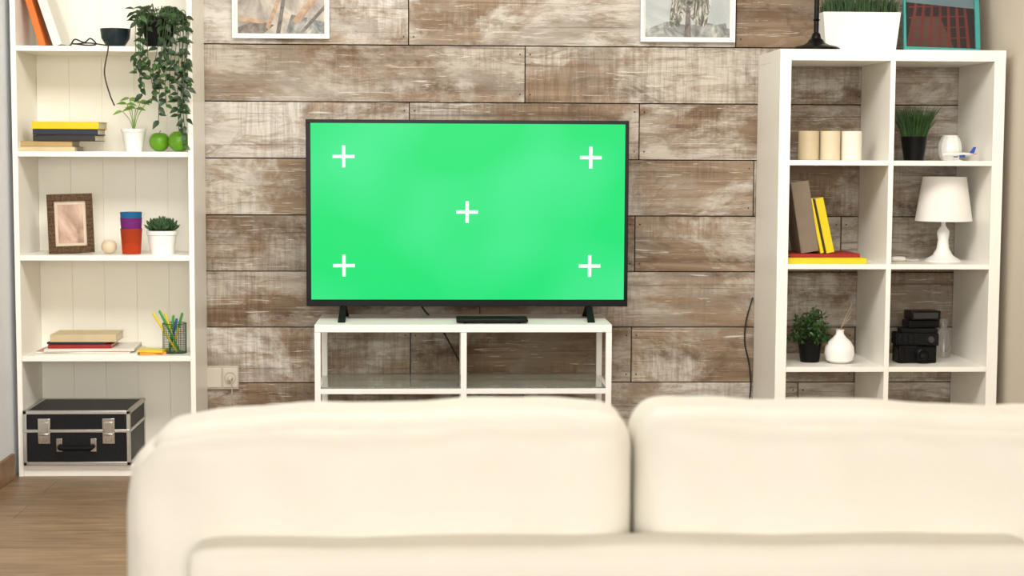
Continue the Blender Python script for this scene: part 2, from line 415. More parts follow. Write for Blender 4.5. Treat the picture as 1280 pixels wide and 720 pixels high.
# ---------------------------------------------------------------- TV stand
SX0 = U(393, 410, -.42).x; SX1 = U(765, 410, -.42).x; SZ = U(580, 406, -.42).z
sc = (SX0+SX1)/2; sw = (SX1-SX0)/2
st = thing("tv_bench", "white metal media bench with glass shelf under television", "tv stand", (sc, -.24, 0))
dd = .18; lg = .02
m_ = MB(); m_.bb((-sw, -dd, SZ-.026), (sw, dd, SZ)); part(st, m_, "tabletop", 'white2', bevel=.0015)
for x in (-sw, sw-lg, -lg/2):
    for y in (-dd+.001, dd-lg-.001):
        m_ = MB(); m_.bb((x, y, 0), (x+lg, y+lg, SZ-.026)); part(st, m_, "leg", 'white2', bevel=.001)
zg = U(580, 486, -.42).z
for zz, gl in ((zg, True), (.06, False)):
    m_ = MB()
    for y in (-dd+.001, dd-.019):
        for a, b in ((-sw+lg, -lg/2), (lg/2, sw-lg)): m_.bb((a, y, zz-.018), (b, y+.018, zz))
    for x in (-sw+.001, sw-.019, -.009): m_.bb((x, -dd+lg+.001, zz-.018), (x+.018, dd-lg-.001, zz))
    part(st, m_, "shelf_rail", 'white2', bevel=.001)
    m_ = MB()
    for a, b in ((-sw+lg, -lg/2), (lg/2, sw-lg)): m_.bb((a, -dd+.004, zz), (b, dd-.004, zz+.005))
    part(st, m_, "glass_shelf" if gl else "bottom_shelf", 'glass' if gl else 'white2', bevel=.0008)

# ---------------------------------------------------------------- TV
YT = -.25
a = U(382, 149, YT); b = U(784, 383, YT)
tx = (a.x+b.x)/2; tw = (b.x-a.x)/2; z0, z1 = b.z, a.z
tv = thing("television", "large black flat television showing green chroma screen with crosses", "television", (tx, YT, SZ))
z0 -= SZ; z1 -= SZ
m_ = MB(); m_.bb((-tw, 0.001, z0), (tw, .028, z1)); m_.bb((-tw*.8, .028, z0+.03), (tw*.8, .065, z0+(z1-z0)*.75)); part(tv, m_, "casing", 'black', bevel=.003)
sa = U(388, 153.5, YT); sb = U(779.5, 374.5, YT)
s0, s1 = sa.x-tx, sb.x-tx; q0, q1 = sb.z-SZ, sa.z-SZ
m_ = MB()
m_.bb((-tw, -.006, q1), (tw, .001, z1)); m_.bb((-tw, -.006, z0), (tw, .001, q0)); m_.bb((-tw, -.006, q0), (s0, .001, q1)); m_.bb((s1, -.006, q0), (tw, .001, q1))
part(tv, m_, "bezel", 'black', bevel=.001)
m_ = MB(); m_.bb((s0, -.002, q0), (s1, .0015, q1), 0)
for px, py in ((429.5, 195.5), (738.5, 197), (584, 265), (430, 332), (737, 332.5)):
    p = U(px, py, YT-.002); cx, cz = p.x-tx, p.z-SZ; k = 13.5/S(YT); h = 2.0/S(YT)
    y = -.0024
    m_.poly([(cx-k, y, cz-h), (cx-h, y, cz-h), (cx-h, y, cz-k), (cx+h, y, cz-k), (cx+h, y, cz-h), (cx+k, y, cz-h), (cx+k, y, cz+h), (cx+h, y, cz+h), (cx+h, y, cz+k), (cx-h, y, cz+k), (cx-h, y, cz+h), (cx-k, y, cz+h)], 1)
part(tv, m_, "screen", ['screen', 'cross'], smooth=False, recalc=False, label="green screen with five white crosses")
for px in (429, 736):
    x = U(px, 395, YT).x-tx
    m_ = MB()
    for sy in (-1, 1):
        y1 = .014+sy*.11
        m_.hexa([(x-.013, y1-.010, 0), (x+.013, y1-.010, 0), (x+.013, y1+.010, 0), (x-.013, y1+.010, 0),
                 (x-.010, .014+sy*.012-.01, z0+.003), (x+.010, .014+sy*.012-.01, z0+.003), (x+.010, .014+sy*.012+.01, z0+.003), (x-.010, .014+sy*.012+.01, z0+.003)])
    part(tv, m_, "foot", 'blackm', bevel=.002)
# set-top box
p = U(615, 405, -.36)
e = thing("media_player", "slim black media box lying on white bench", "set-top box", (p.x, -.34, SZ))
m_ = MB(); m_.bb((-.122, -.05, .004), (.122, .05, .017)); part(e, m_, "casing", 'black', bevel=.004)
for x in (-.09, .09):
    for y in (-.035, .035):
        m_ = MB(); m_.lathe([(0, 0), (.007, 0), (.007, .005), (0, .005)], (x, y, 0), 12); part(e, m_, "rubber_foot", 'blackm')

# cables
def cable(pts, label, r=.0028, m='cablegrey'):
    p0 = Vector(pts[0]); mb = MB(); mb.tube([Vector(p)-p0 for p in pts], r, 8, smoothn=8)
    return solo(mb, "cable", m, p0, label, "cable")
def onfloor(px, Y, z=.003):
    v = U(px, 500, Y); v.z = z; return v
cable([U(527, 383, -.12), U(534, 392, -.1), U(546, 402, -.04), U(556, 418, -.035), U(566, 436, -.032), U(580, 462, -.03), U(594, 488, -.03), U(612, 508, -.03), U(625, 540, -.03), onfloor(630, -.03)], "thin black power cord hanging behind media bench", .0032)
cable([U(941, 372, -.022), U(933, 400, -.022), U(931, 428, -.022), U(937, 458, -.022), U(938, 490, -.022), U(931, 530, -.022), onfloor(928, -.022)], "thin black cord hanging down plank wall beside shelving")

# ---------------------------------------------------------------- wall outlet
a = U(257, 457, -.016); b = U(299, 486.5, -.016)
cx, cz = (a.x+b.x)/2, (a.z+b.z)/2; w, h = (b.x-a.x)/2, (a.z-b.z)/2
e = thing("wall_outlet", "cream double wall socket plate mounted on wooden planks", "power outlet", (cx, -.016, cz))
m_ = MB(); m_.bb((-w, -.007, -h), (w, 0, h)); part(e, m_, "cover_plate", 'socket', bevel=.003)
for sx in (-1, 1):
    c0 = sx*w*.49
    m_ = MB(); m_.bb((c0-w*.43, -.010, -h*.82), (c0+w*.43, -.006, h*.82)); part(e, m_, "socket_insert", 'socket2', bevel=.0015)
    if sx > 0:
        m_ = MB()
        Mx = Matrix.Translation((c0, -.010, 0)) @ Matrix.Rotation(pi/2, 4, 'X')
        m_.lathe([(w*.36, -.001), (w*.36, .003), (w*.31, .003), (w*.29, -.0005), (0, -.0005)], seg=28, M4=Mx); part(e, m_, "socket_ring", 'socket')
e = thing("power_plug", "small cream power plug seated in wall socket", "plug", (cx+w*.5, -.027, cz-.002))
m_ = MB(); m_.lathe([(0, 0), (.010, 0), (.010, .009), (.007, .016), (.005, .022), (0, .022)], seg=20, M4=Matrix.Rotation(pi/2, 4, 'X')); part(e, m_, "plug_body", 'socket2')
m_ = MB(); m_.tube([(0, -.022, 0), (.006, -.026, -.01), (.008, -.02, -.05), (.0, -.004, -.12), (.004, -.002, -.3), (.0, -.002, cz*-1+.03)], .0022, 8, smoothn=6); part(e, m_, "cord", 'socket')

# ---------------------------------------------------------------- framed pictures on wall
def wall_picture(x0, x1, yb, art, mats, label, hgt=.46, seed=0):
    a = U(x0, yb, -.02); b = U(x1, yb, -.02); w = (b.x-a.x)/2; cx = (a.x+b.x)/2
    e = thing("picture_frame", label, "framed picture", (cx, -.017, a.z), "framed pictures on plank wall")
    f = .010
    m_ = MB(); m_.bb((-w, -.02, 0), (w, 0, f)); m_.bb((-w, -.02, hgt-f), (w, 0, hgt)); m_.bb((-w, -.02, f), (-w+f, 0, hgt-f)); m_.bb((w-f, -.02, f), (w, 0, hgt-f)); part(e, m_, "frame", 'white2', bevel=.001)
    m_ = MB(); m_.bb((-w+f, -.006, f), (w-f, -.001, hgt-f)); part(e, m_, "mat_board", 'paperw')
    m_ = MB(); ins = .018; aw = w-ins; z0 = ins
    y = -.0062
    m_.poly([(-aw, y, z0), (aw, y, z0), (aw, y, hgt-ins), (-aw, y, hgt-ins)], 0)
    for k, (mi, pts) in enumerate(art):
        m_.poly([(-aw+u*2*aw, y-.0003*(k+1), z0+v*(hgt-2*ins)) for u, v in pts], mi)
    part(e, m_, "print", mats, smooth=False, recalc=False)
pA = photo_mat("print_warm_haze", [(.3, (112, 106, 100)), (.45, (158, 150, 140)), (.58, (194, 184, 168)), (.7, (216, 206, 192))], 7, (1, 1, .7), .5)
pB = photo_mat("print_dark_structure", [(.3, (62, 58, 56)), (.5, (108, 100, 94)), (.7, (148, 138, 126))], 22)
pC = photo_mat("print_tan_structure", [(.3, (138, 110, 88)), (.5, (176, 146, 118)), (.7, (204, 180, 154))], 18)
pD = photo_mat("print_grey_rock", [(.3, (78, 80, 80)), (.46, (124, 126, 124)), (.58, (160, 160, 154)), (.7, (196, 194, 184))], 16)
pE = photo_mat("print_branches", [(.36, (58, 60, 54)), (.48, (104, 104, 92)), (.56, (168, 166, 154)), (.66, (200, 198, 188))], 26, (1.6, 1, .6), .3, 2.5)
pF = photo_mat("print_mist", [(.3, (150, 156, 158)), (.7, (190, 194, 192))], 5)
wall_picture(291, 412, 48, [(1, [(0, 0), (.30, 0), (.42, .07), (.2, .11), (0, .05)]), (3, [(.55, 0), (1, 0), (1, .10), (.62, .16)]), (2, [(.62, .10), (.70, .08), (1, .36), (1, .46)]), (1, [(.44, .0), (.49, 0), (.60, .5), (.56, .5)]),
    (2, [(.32, .05), (.36, .03), (.62, .5), (.57, .5)]), (1, [(.70, 0), (.75, 0), (1, .20), (1, .24)]), (2, [(.02, .10), (.3, .08), (.3, .11), (.02, .14)])],
    [pA, pB, pC, pD], "white framed warm grey photograph hanging on plank wall")
wall_picture(800, 918, 52.5, [(1, [(0, 0), (1, 0), (1, .07), (.75, .12), (.5, .10), (.25, .13), (0, .06)]), (2, [(.28, .08), (.4, .09), (.48, .22), (.6, .10), (.72, .09), (.78, .3), (.7, .5), (.4, .5), (.3, .3)]), (3, [(.46, .0), (.54, 0), (.53, .25), (.48, .25)]), (1, [(.78, .02), (.98, .04), (.95, .12), (.8, .1)])],
    [pF, pD, pE, pB], "white framed muted grey tree photograph hanging on plank wall")

# ---------------------------------------------------------------- sofa
sY = -3.62
a = U(155, 640, sY+.03); b = U(790, 640, sY+.03); cw = b.x-a.x; ztop = U(600, 503, sY+.10).z
c2 = U(796, 640, sY+.03).x
smid = (b.x+c2)/2
sofa = thing("sofa", "ivory white leather two seat sofa seen from behind", "sofa", (smid, -3.2, 0))
zb = .40; hh = ztop-zb
for side, x0 in ((-1, a.x), (1, c2)):
    cx = x0+cw/2-smid
    def fn(p, u, side=side):
        o = (u[0]*side+1)/2      # 0 at the seam between cushions, 1 at the outer end
        zz = max(0, u[2])
        k = max(0, o-.84)/.16
        p.z -= (.022*o + .018*k*k)*zz
        p.x -= side*(.022*k)*zz**2.2
        p.x += side*.004*max(0, u[0]*side)*max(0, -u[2])
        p.z += (.0025*math.sin(u[0]*8+side*2)+.0015*math.sin(u[0]*19+1))*zz
        p.y += .004*math.sin(u[0]*6+side)*math.cos(u[2]*2)+.003*math.sin(u[0]*15+u[2]*4)
        return p
    m_ = MB(); m_.pillow((cx, sY+.11+3.2, zb+hh/2), (cw, .20, hh), .055, 26, (.001, .010, .007), fn)
    part(sofa, m_, "back_cushion", 'leather', sub=1, ang=180)
pa = U(230, 700, sY-.09); pb = U(1306, 700, sY-.09); pz = U(640, 688, sY-.09).z
def fp(p, u):
    p.z += .0015*math.sin(u[0]*13)*max(0, u[2]); p.y += .003*math.sin(u[0]*9); return p
m_ = MB(); m_.pillow(((pa.x+pb.x)/2-smid, sY-.03+3.2, (pz+.1)/2), (pb.x-pa.x, .11, pz-.1), .024, 18, (.001, .003, .002), fp)
part(sofa, m_, "back_frame", 'leather', sub=1, ang=180)
fw = 2*cw-.06
m_ = MB(); m_.pillow((0, .02, .23), (fw, .80, .26), .04, 12, .004); part(sofa, m_, "seat_base", 'leather', sub=1, ang=180)
for sx in (-1, 1):
    m_ = MB(); m_.pillow((sx*fw/4, .10, .40), (fw/2-.008, .64, .14), .05, 12, .012); part(sofa, m_, "seat_cushion", 'leather', sub=1, ang=180)
for sx in (-1, 1):
    for sy in (-1, 1):
        m_ = MB(); m_.lathe([(0, 0), (.018, 0), (.026, .11), (0, .11)], (sx*(fw/2-.1), sy*.3, 0), 16); part(sofa, m_, "leg", 'legw')

# ---------------------------------------------------------------- small object helpers
def fit(x0, y0, x1, y1, Y):
    s = S(Y); return U((x0+x1)/2, y1, Y).x, (x1-x0)/s, (y1-y0)/s
def book(loc, L, Dp, T, cov, label, rot=(0, 0, 0), group=None, name="book", page='paper', cat="book"):
    e = thing(name, label, cat, loc, group, rot)
    c = min(.002, T*.15)
    m_ = MB(); m_.bb((-L/2, -Dp/2, 0), (L/2, Dp/2, c)); m_.bb((-L/2, -Dp/2, T-c), (L/2, Dp/2, T)); m_.bb((-L/2, -Dp/2, c), (L/2, -Dp/2+c, T-c))
    part(e, m_, "cover", cov, bevel=.0006)
    m_ = MB(); m_.bb((-L/2+.003, -Dp/2+c, c), (L/2-.003, Dp/2-.003, T-c)); part(e, m_, "pages", page)
    return e
def lean_book(xbl, zb, Y, L, Dp, T, lean, cov, label, group=None):
    th = math.radians(90-lean)
    return book((xbl-L/2*math.cos(th), Y, zb+L/2*math.sin(th)), L, Dp, T, cov, label, (0, th, 0), group)
def sheet(loc, L, Dp, T, m, label, rz=0, name="magazine", cat="magazine", group=None):
    e = thing(name, label, cat, loc, group, (0, 0, rz))
    m_ = MB(); m_.bb((-L/2, -Dp/2, 0), (L/2, Dp/2, T*.86)); part(e, m_, "pages", 'paperw')
    m_ = MB(); m_.bb((-L/2-.0005, -Dp/2-.0005, T*.86), (L/2+.0005, Dp/2+.0005, T)); part(e, m_, "cover", m)
    return e
def potprof(rt, rb, h, wall=.003, soil=.82, lip=0):
    return [(0, 0), (rb, 0), (rb+(rt-rb)*.98, h*.98-lip), (rt+(.003 if lip else 0), h-lip), (rt+(.003 if lip else 0), h), (rt-wall, h), (rt-wall-.002, h*soil), (rb*.9, h*.75)]
def pot(e, rt, rb, h, m, lip=0, label=None):
    m_ = MB(); m_.lathe(potprof(rt, rb, h, lip=lip), seg=36); part(e, m_, "pot", m, label=label)
    m_ = MB(); m_.lathe([(0, h*.86), (rt-.004-(rt-rb)*.14, h*.84)], seg=24); part(e, m_, "soil", 'soil')

# ---- top shelf of bookcase
z = SH['t']; Y = -.17
e = book((0, -.165, 0), .22, .15, .022, 'orange', "orange covered book leaning against bookcase side", (0, math.radians(90-16), 0), None)
e.location.z = z+.11*math.sin(math.radians(74)); e.location.x = BL+TP+.004+.11*math.cos(math.radians(74))
th = math.radians(72)
e = book((BL+TP+.036+.125*math.cos(th), -.165, z+.125*math.sin(th)), .25, .16, .03, 'paperw', "white book leaning beside orange book", (0, th, 0), None)
x, w, h = fit(126, 32, 163, 55, -.2)
m_ = MB(); m_.lathe([(0, 0), (w*.28, 0), (w*.3, .004), (w*.46, h*.5), (w*.5, h), (w*.47, h), (w*.42, h*.5), (w*.2, .01), (0, .008)], seg=32)
solo(m_, "bowl", 'navy', (x, -.2, z), "small dark teal glazed bowl on white shelf", "bowl")
x = U(100, 50, -.22).x
m_ = MB(); m_.tube([(-.055, 0, .004), (-.04, .02, .008), (-.015, -.02, .026), (.01, .01, .018), (.035, -.01, .03), (.05, .01, .012), (.02, .0, .008), (-.03, .02, .014), (-.01, -.03, .01), (.04, -.05, .012), (.10, -.06, .004), (.112, -.096, .002), (.112, -.106, -.02), (.10, -.105, -.09), (.115, -.1, -.16), (.13, -.095, -.2)], .0025, 8, smoothn=8)
solo(m_, "charger_cord", 'cablegrey', (x, -.21, z), "tangled black cord lying on shelf and hanging down", "cord")
# trailing plant
x = U(200, 55, -.2).x
e = thing("trailing_plant", "trailing ivy plant in dark pot spilling over shelf edge", "houseplant", (x, -.22, z))
pot(e, .058, .042, .095, 'blackm', lip=.014, label="dark matte pot")
stems = MB(); lv = MB()
ends = [(229, 184), (234, 152), (224, 165), (208, 134), (198, 154), (189, 130), (178, 120), (171, 92), (219, 104), (235, 112), (201, 100), (213, 122), (228, 134), (182, 84), (232, 170), (192, 112), (205, 84), (176, 104)]
rnd = random.Random(4)
for px, py in ends:
    yy = -.335-rnd.random()*.03
    en = U(px, py, yy)-Vector((x, -.22, z)); 
    top = .105+rnd.random()*.035; sd_ = math.copysign(1, en.x)
    ex = en.x if abs(en.x) > .045 else en.x+sd_*.0
    pts = [Vector((en.x*.1, 0, .07)), Vector((ex*.55+sd_*.015, -.04, top)), Vector((ex*.8+sd_*.02, -.09, .07+rnd.random()*.03)), Vector((ex*.9+sd_*.008, yy+.22, min(.0, en.z*.3))), Vector((en.x+rnd.uniform(-.01, .01), yy+.22, en.z*.65)), en]
    stems.tube(pts, .0013, 5, smoothn=5)
    k = 11+int(abs(en.z)*38)
    for i in range(k):
        t_ = (i+.6)/k*(len(pts)-1); j = min(int(t_), len(pts)-2); f_ = t_-j
        p = pts[j].lerp(pts[j+1], f_)
        ang = rnd.uniform(0, 2*pi)
        d_ = Vector((math.cos(ang)*.8, -abs(math.sin(ang))*.6-.1, rnd.uniform(-.9, .1)))
        L_ = rnd.uniform(.024, .038)
        lv.leaf(p, d_, Vector((rnd.uniform(-.4, .4), -1, .5)), L_, L_*.52, mi=0 if rnd.random() < .8 else 1, bend=.3)
for i in range(80):
    ang = rnd.uniform(0, 2*pi); rr = rnd.uniform(.02, .085)
    p = Vector((math.cos(ang)*rr, math.sin(ang)*rr*.8-.01, rnd.uniform(.08, .14)))
    stems.tube([(p.x*.2, p.y*.2, .07), p*.8+Vector((0, 0, .03)), p], .0011, 4, smoothn=3)
    L_ = rnd.uniform(.028, .042); lv.leaf(p, (math.cos(ang), math.sin(ang)-.4, rnd.uniform(-.5, .3)), (0, -.6, 1), L_, L_*.55, mi=0 if rnd.random() < .8 else 1)
part(e, stems, "stem", 'stem'); part(e, lv, "foliage", ['leaf', 'leaf2'], recalc=False)

# ---- second shelf
z = SH['2']; G = "books stacked on second shelf"; Y = -.19
def stackbooks(items, z, Y, G, prefix="books"):
    for (x0, x1, th, m, lab, dp, rz) in items:
        x, w, h = fit(x0, 0, x1, 100, Y)
        book((x, Y, z), w, dp, th-.0004, m, lab, (0, 0, rz), G); z += th
    return z
stackbooks([(23, 97, .016, 'creamc', "cream paperback at bottom of small stack", .15, .0), (24, 93, .019, 'tan', "tan paperback in small stack", .14, .01),
            (48, 123, .021, 'grayd', "dark grey hardback in small stack", .15, -.02), (47, 125, .020, 'bluec', "dark hardback in small stack", .15, .02), (46, 127, .025, 'yellow', "yellow hardback on top of stack", .155, .0)], z, Y, G)
x, w, h = fit(153, 160, 182, 188, -.2)
e = thing("potted_seedling", "small seedling with light leaves in white pot", "houseplant", (x, -.2, z)); pot(e, w/2, w*.36, h, 'ceramic', lip=.01)
sm = MB(); lf = MB()
for dx, dz, a_ in ((-.035, .06, 0), (-.01, .105, 1), (.025, .09, 2), (-.02, .085, 3), (.05, .095, 4), (.01, .07, 5)):
    sm.tube([(0, 0, h*.8), (dx*.3, 0, h+dz*.45), (dx, -.01, h+dz)], .0014, 5, smoothn=4)
    for q in (-1, 1):
        lf.leaf((dx, -.01, h+dz), (q*1.0+dx*4, -.35, rnd.uniform(-.25, .45)), (0, -.7, 1), .036, .019)
part(e, sm, "stem", 'leaf3'); part(e, lf, "foliage", 'leaf3', recalc=False)
for i, (x0, x1) in enumerate(((187, 212), (210.5, 237.5))):
    Ya = -.2 if i == 0 else -.225
    x, w, h = fit(x0, 160, x1, 188, Ya); rr = w/2
    e = thing("apple", "shiny green apple sitting on white shelf", "apple", (x, Ya, z), "green apples on bookcase shelf")
    m_ = MB(); pr = []
    for k in range(19):
        a_ = -pi/2+k/18*pi; r_ = math.cos(a_)*(1+.05*math.sin(a_)); zz = math.sin(a_)*1.0
        zz -= .22*math.exp(-(r_/.28)**2)*(1 if a_ > 0 else 0)-.10*math.exp(-(r_/.25)**2)*(1 if a_ < 0 else 0)
        pr.append((max(0, r_)*rr, (zz+.97)*rr))
    m_.lathe(pr, seg=32); part(e, m_, "fruit", 'apple')
    m_ = MB(); m_.tube([(0, 0, rr*1.7), (.001, 0, rr*1.9), (.004, 0, rr*2.1)], .0012, 6); part(e, m_, "stem", 'brownstem')

# ---- third shelf
z = SH['3']
x, w, h = fit(62, 244, 118, 317, -.2)
e = thing("photo_frame", "ornate bronze photo frame standing on white shelf", "photo frame", (x, -.2, z+.002), None, (math.radians(-9), math.radians(-1.5), math.radians(14)))
fw_ = w*.98; f = .024; h = .205
m_ = MB()
for A, B in (((-fw_/2, 0), (fw_/2, f)), ((-fw_/2, h-f), (fw_/2, h)), ((-fw_/2, f), (-fw_/2+f, h-f)), ((fw_/2-f, f), (fw_/2, h-f))): m_.bb((A[0], -.014, A[1]), (B[0], 0, B[1]))
for i in range(14):
    zz = (i+.5)*h/14
    for x_ in (-fw_/2+f/2, fw_/2-f/2): m_.box((x_, -.0145, zz), (f*.8, .004, .004))
for i in range(8):
    xx = -fw_/2+(i+.5)*fw_/8
    for z_ in (f/2, h-f/2): m_.box((xx, -.0145, z_), (.004, .004, f*.8))
part(e, m_, "frame", 'bronze', bevel=.001)
m_ = MB(); m_.poly([(-fw_/2+f, -.004, f), (fw_/2-f, -.004, f), (fw_/2-f, -.004, h-f), (-fw_/2+f, -.004, h-f)], 0)
m_.poly([(-fw_/2+f+.010, -.0045, f+.01), (fw_/2-f-.010, -.0045, f+.01), (fw_/2-f-.010, -.0045, h-f-.012), (-fw_/2+f+.010, -.0045, h-f-.012)], 1)
part(e, m_, "photo", [flat("photo_cream", (214, 196, 172)), photo_mat("photo_blush", [(.34, (134, 100, 82)), (.5, (190, 158, 136)), (.64, (218, 196, 176))], 9, (1.3, 1, .7), .6, .8)], recalc=False, smooth=False)
m_ = MB()
m_.hexa([(-.03, .05, .008), (.03, .05, .008), (.03, .054, .008), (-.03, .054, .008), (-.012, .001, h*.62), (.012, .001, h*.62), (.012, .005, h*.62), (-.012, .005, h*.62)])
part(e, m_, "easel_back", 'bronze')
x, w, h = fit(127, 297, 146, 318, -.2)
e = thing("tealight_holder", "small round cream candle holder on white shelf", "candle holder", (x, -.2, z))
m_ = MB(); pr = [(0, 0)]+[(w/2*math.cos(a_), w/2*(.95+math.sin(a_))) for a_ in [(-1.1+i*.2) for i in range(11)]]+[(w*.18, w*.86), (w*.17, w*.6), (0, w*.6)]
m_.lathe(pr, seg=24); part(e, m_, "holder_body", 'wax2')
m_ = MB(); m_.lathe([(0, w*.6), (w*.16, w*.6), (w*.16, w*.75), (0, w*.74)], seg=16); part(e, m_, "tealight", 'wax3')
x, w, h = fit(151, 265, 178, 316, -.2)
for nm, off, m, lab in (("cup", 0, 'cupo', "orange red plastic cup at bottom of nested stack"), ("cup", .037, 'cupp', "purple plastic cup nested in orange cup"), ("cup", .057, 'cupb', "blue plastic cup nested on top")):
    m_ = MB(); ch = .088; rt = w/2; rb = rt-.006
    m_.lathe([(0, 0), (rb, 0), (rt, ch), (rt-.0009, ch), (rb-.0008, .0012), (0, .0012)], seg=36)
    solo(m_, nm, m, (x, -.2, z+off), lab, "cup", "nested plastic cups")
x, w, h = fit(185, 290, 221, 319, -.2)
e = thing("potted_succulent", "green succulent in white ceramic pot on shelf", "houseplant", (x, -.2, z)); pot(e, w/2, w*.40, h, 'ceramic', lip=.014)
lf = MB()
for cxx, cyy, sc_ in ((0, 0, 1), (-.030, -.01, .85), (.032, -.005, .85), (0, -.028, .85), (.01, .026, .85), (-.018, .02, .85)):
    for ring, (n_, el, L_) in enumerate(((5, 1.2, .03), (7, .75, .036), (8, .35, .038))):
        for i in range(n_):
            an = 2*pi*i/n_+ring*.4+cxx*30
            dv = Vector((math.cos(an)*math.cos(el), math.sin(an)*math.cos(el), math.sin(el)))
            p0 = Vector((cxx, cyy, h*.86+.006*(3-ring)*sc_+.008))
            lf.tube([p0, p0+dv*L_*sc_*.35, p0+dv*L_*sc_*.75+Vector((0, 0, .003)), p0+dv*L_*sc_+Vector((0, 0, .008))], [.003*sc_, .0065*sc_, .0055*sc_, .0006], 6)
part(e, lf, "foliage", 'succ')

# ---- fourth shelf
z = SH['4']; Y = -.18; G = "magazines and books on lower shelf"
x, w, h = fit(42, 0, 166, 0, -.22)
zz = z
sheet((x, -.185, zz), w, .21, .008, 'paperw', "white glossy magazine at bottom of pile", .03, group=G); zz += .0085
sheet((x-.006, -.18, zz), w*.93, .2, .006, flat("magazine_rose", (206, 150, 132)), "magazine with pinkish cover in pile", -.04, group=G); zz += .0065
sheet((x+.008, -.18, zz), w*.88, .2, .008, 'paperw', "white magazine with slight tilt in pile", .05, group=G); zz += .0088
book((U(104, 430, -.2).x, -.19, zz), .215, .15, .012, 'red', "thin red hardback lying on magazines", (0, 0, .02), G); zz += .0125
book((U(100, 430, -.2).x, -.185, zz), .20, .14, .007, 'bluec', "thin navy notebook under cream book", (0, 0, -.02), G); zz += .0075
book((U(108, 430, -.2).x, -.18, zz), .225, .15, .026, 'creamc', "cream covered book on top of pile", (0, 0, .01), G)
x = U(190, 440, -.22).x
zz = z
for m, lab, rz, dx in (('orangep', "orange sticky note pad on white shelf", .3, 0), ('yellowp', "yellow sticky note pad on orange pad", -.15, .004)):
    m_ = MB(); m_.bb((-.045, -.035, 0), (.045, .035, .008)); solo(m_, "sticky_note_pad", m, (x+dx, -.225, zz), lab, "notepad", "sticky note pads", (0, 0, rz)); zz += .0085
x, w, h = fit(204, 404, 233, 441, -.2)
e = thing("pencil_cup", "green wire mesh pencil cup holding pens", "pen holder", (x, -.2, z))
m_ = MB(); pr = [(w/2, i*h/16) for i in range(17)]; m_.lathe(pr, seg=36); o = part(e, m_, "mesh_wall", 'meshg', recalc=False)
wf = o.modifiers.new("wire", 'WIREFRAME'); wf.thickness = .0012
m_ = MB(); m_.tube([(w/2*math.cos(2*pi*i/28), w/2*math.sin(2*pi*i/28), h) for i in range(29)], .0017, 6); part(e, m_, "rim", 'meshg')
m_ = MB(); m_.lathe([(0, .0005), (w/2+.001, .0005), (w/2+.001, .003), (0, .003)], seg=28); part(e, m_, "base", 'meshg')
for i, (tx_, ty_, m, cm, lab) in enumerate(((191, 391, 'yellowp', 'yellowp', "yellow pen standing in mesh cup"), (199, 388, 'greenp', 'greenp', "green pen standing in mesh cup"), (206, 391, 'yellowp', 'yellowp', "slim yellow pen standing in mesh cup"), (217, 394, 'greenp', 'greenp', "green marker standing in mesh cup"), (228, 391, 'yellowp', 'greenp', "yellow highlighter with green cap in mesh cup"), (221, 398, 'blue', 'blue', "blue pen standing in mesh cup"))):
    tip = U(tx_, ty_, -.2+(-.01+.006*i)); sgn = 1 if tx_ < 212 else -1
    bx = x+sgn*.022*(.9 if i % 2 else .5); base = Vector((bx, -.2+(-.02+.008*i), z+.005)); dv = tip-base; L_ = dv.length
    q = dv.to_track_quat('Z', 'Y')
    e = thing("pen", lab, "pen", base, "pens in mesh cup"); e.rotation_euler = q.to_euler()
    m_ = MB(); m_.lathe([(0, 0), (.0015, 0), (.0038, .012), (.0038, L_*.62), (0, L_*.62)], seg=12); part(e, m_, "barrel", m)
    m_ = MB(); m_.lathe([(0, L_*.62), (.0045, L_*.62), (.0045, L_*.97), (.003, L_), (0, L_)], seg=12); m_.box((.005, 0, L_*.85), (.0015, .003, L_*.22)); part(e, m_, "cap", cm)

# ---- bottom: equipment case
cf = -.315; x0 = BL+TP+.002; x1 = U(163, 560, cf).x; cwid = x1-x0; chh = .190; cdp = .296; z = SH['b']
e = thing("equipment_case", "black flight case with aluminium edges standing on bottom shelf", "case", ((x0+x1)/2, cf+cdp/2, z))
w2, d2 = cwid/2, cdp/2
m_ = MB(); m_.bb((-w2+.003, -d2+.003, .003), (w2-.003, d2-.003, chh*.62)); part(e, m_, "case_body", 'blackv')
m_ = MB(); m_.bb((-w2+.003, -d2+.003, chh*.64), (w2-.003, d2-.003, chh-.003)); part(e, m_, "lid", 'blackv')
m_ = MB(); k = .013
for sx in (-1, 1):
    for sy in (-1, 1): m_.bb((sx*w2, sy*d2, .0), (sx*(w2-k), sy*(d2-k), chh))
for zz in (0, chh-k):
    for sy in (-1, 1): m_.bb((-w2, sy*d2, zz), (w2, sy*(d2-k), zz+k))
    for sx in (-1, 1): m_.bb((sx*w2, -d2, zz), (sx*(w2-k), d2, zz+k))
for sy in (-1, 1): m_.bb((-w2, sy*(d2+.001), chh*.60), (w2, sy*(d2-.004), chh*.66))
for sx in (-1, 1): m_.bb((sx*(w2+.001), -d2, chh*.60), (sx*(w2-.004), d2, chh*.66))
part(e, m_, "edge_trim", 'alu', label="brushed aluminium edge trim", bevel=.002)
for sx in (-1, 1):
    m_ = MB(); X = sx*w2*.60
    m_.bb((X-.021, -d2-.004, chh*.40), (X+.021, -d2, chh*.86)); m_.bb((X-.014, -d2-.010, chh*.60), (X+.014, -d2-.004, chh*.80)); m_.tube([(X-.016, -d2-.009, chh*.58), (X+.016, -d2-.009, chh*.58)], .004, 8); m_.bb((X-.010, -d2-.008, chh*.44), (X+.010, -d2-.004, chh*.56))
    part(e, m_, "latch", 'chrome', bevel=.0015)
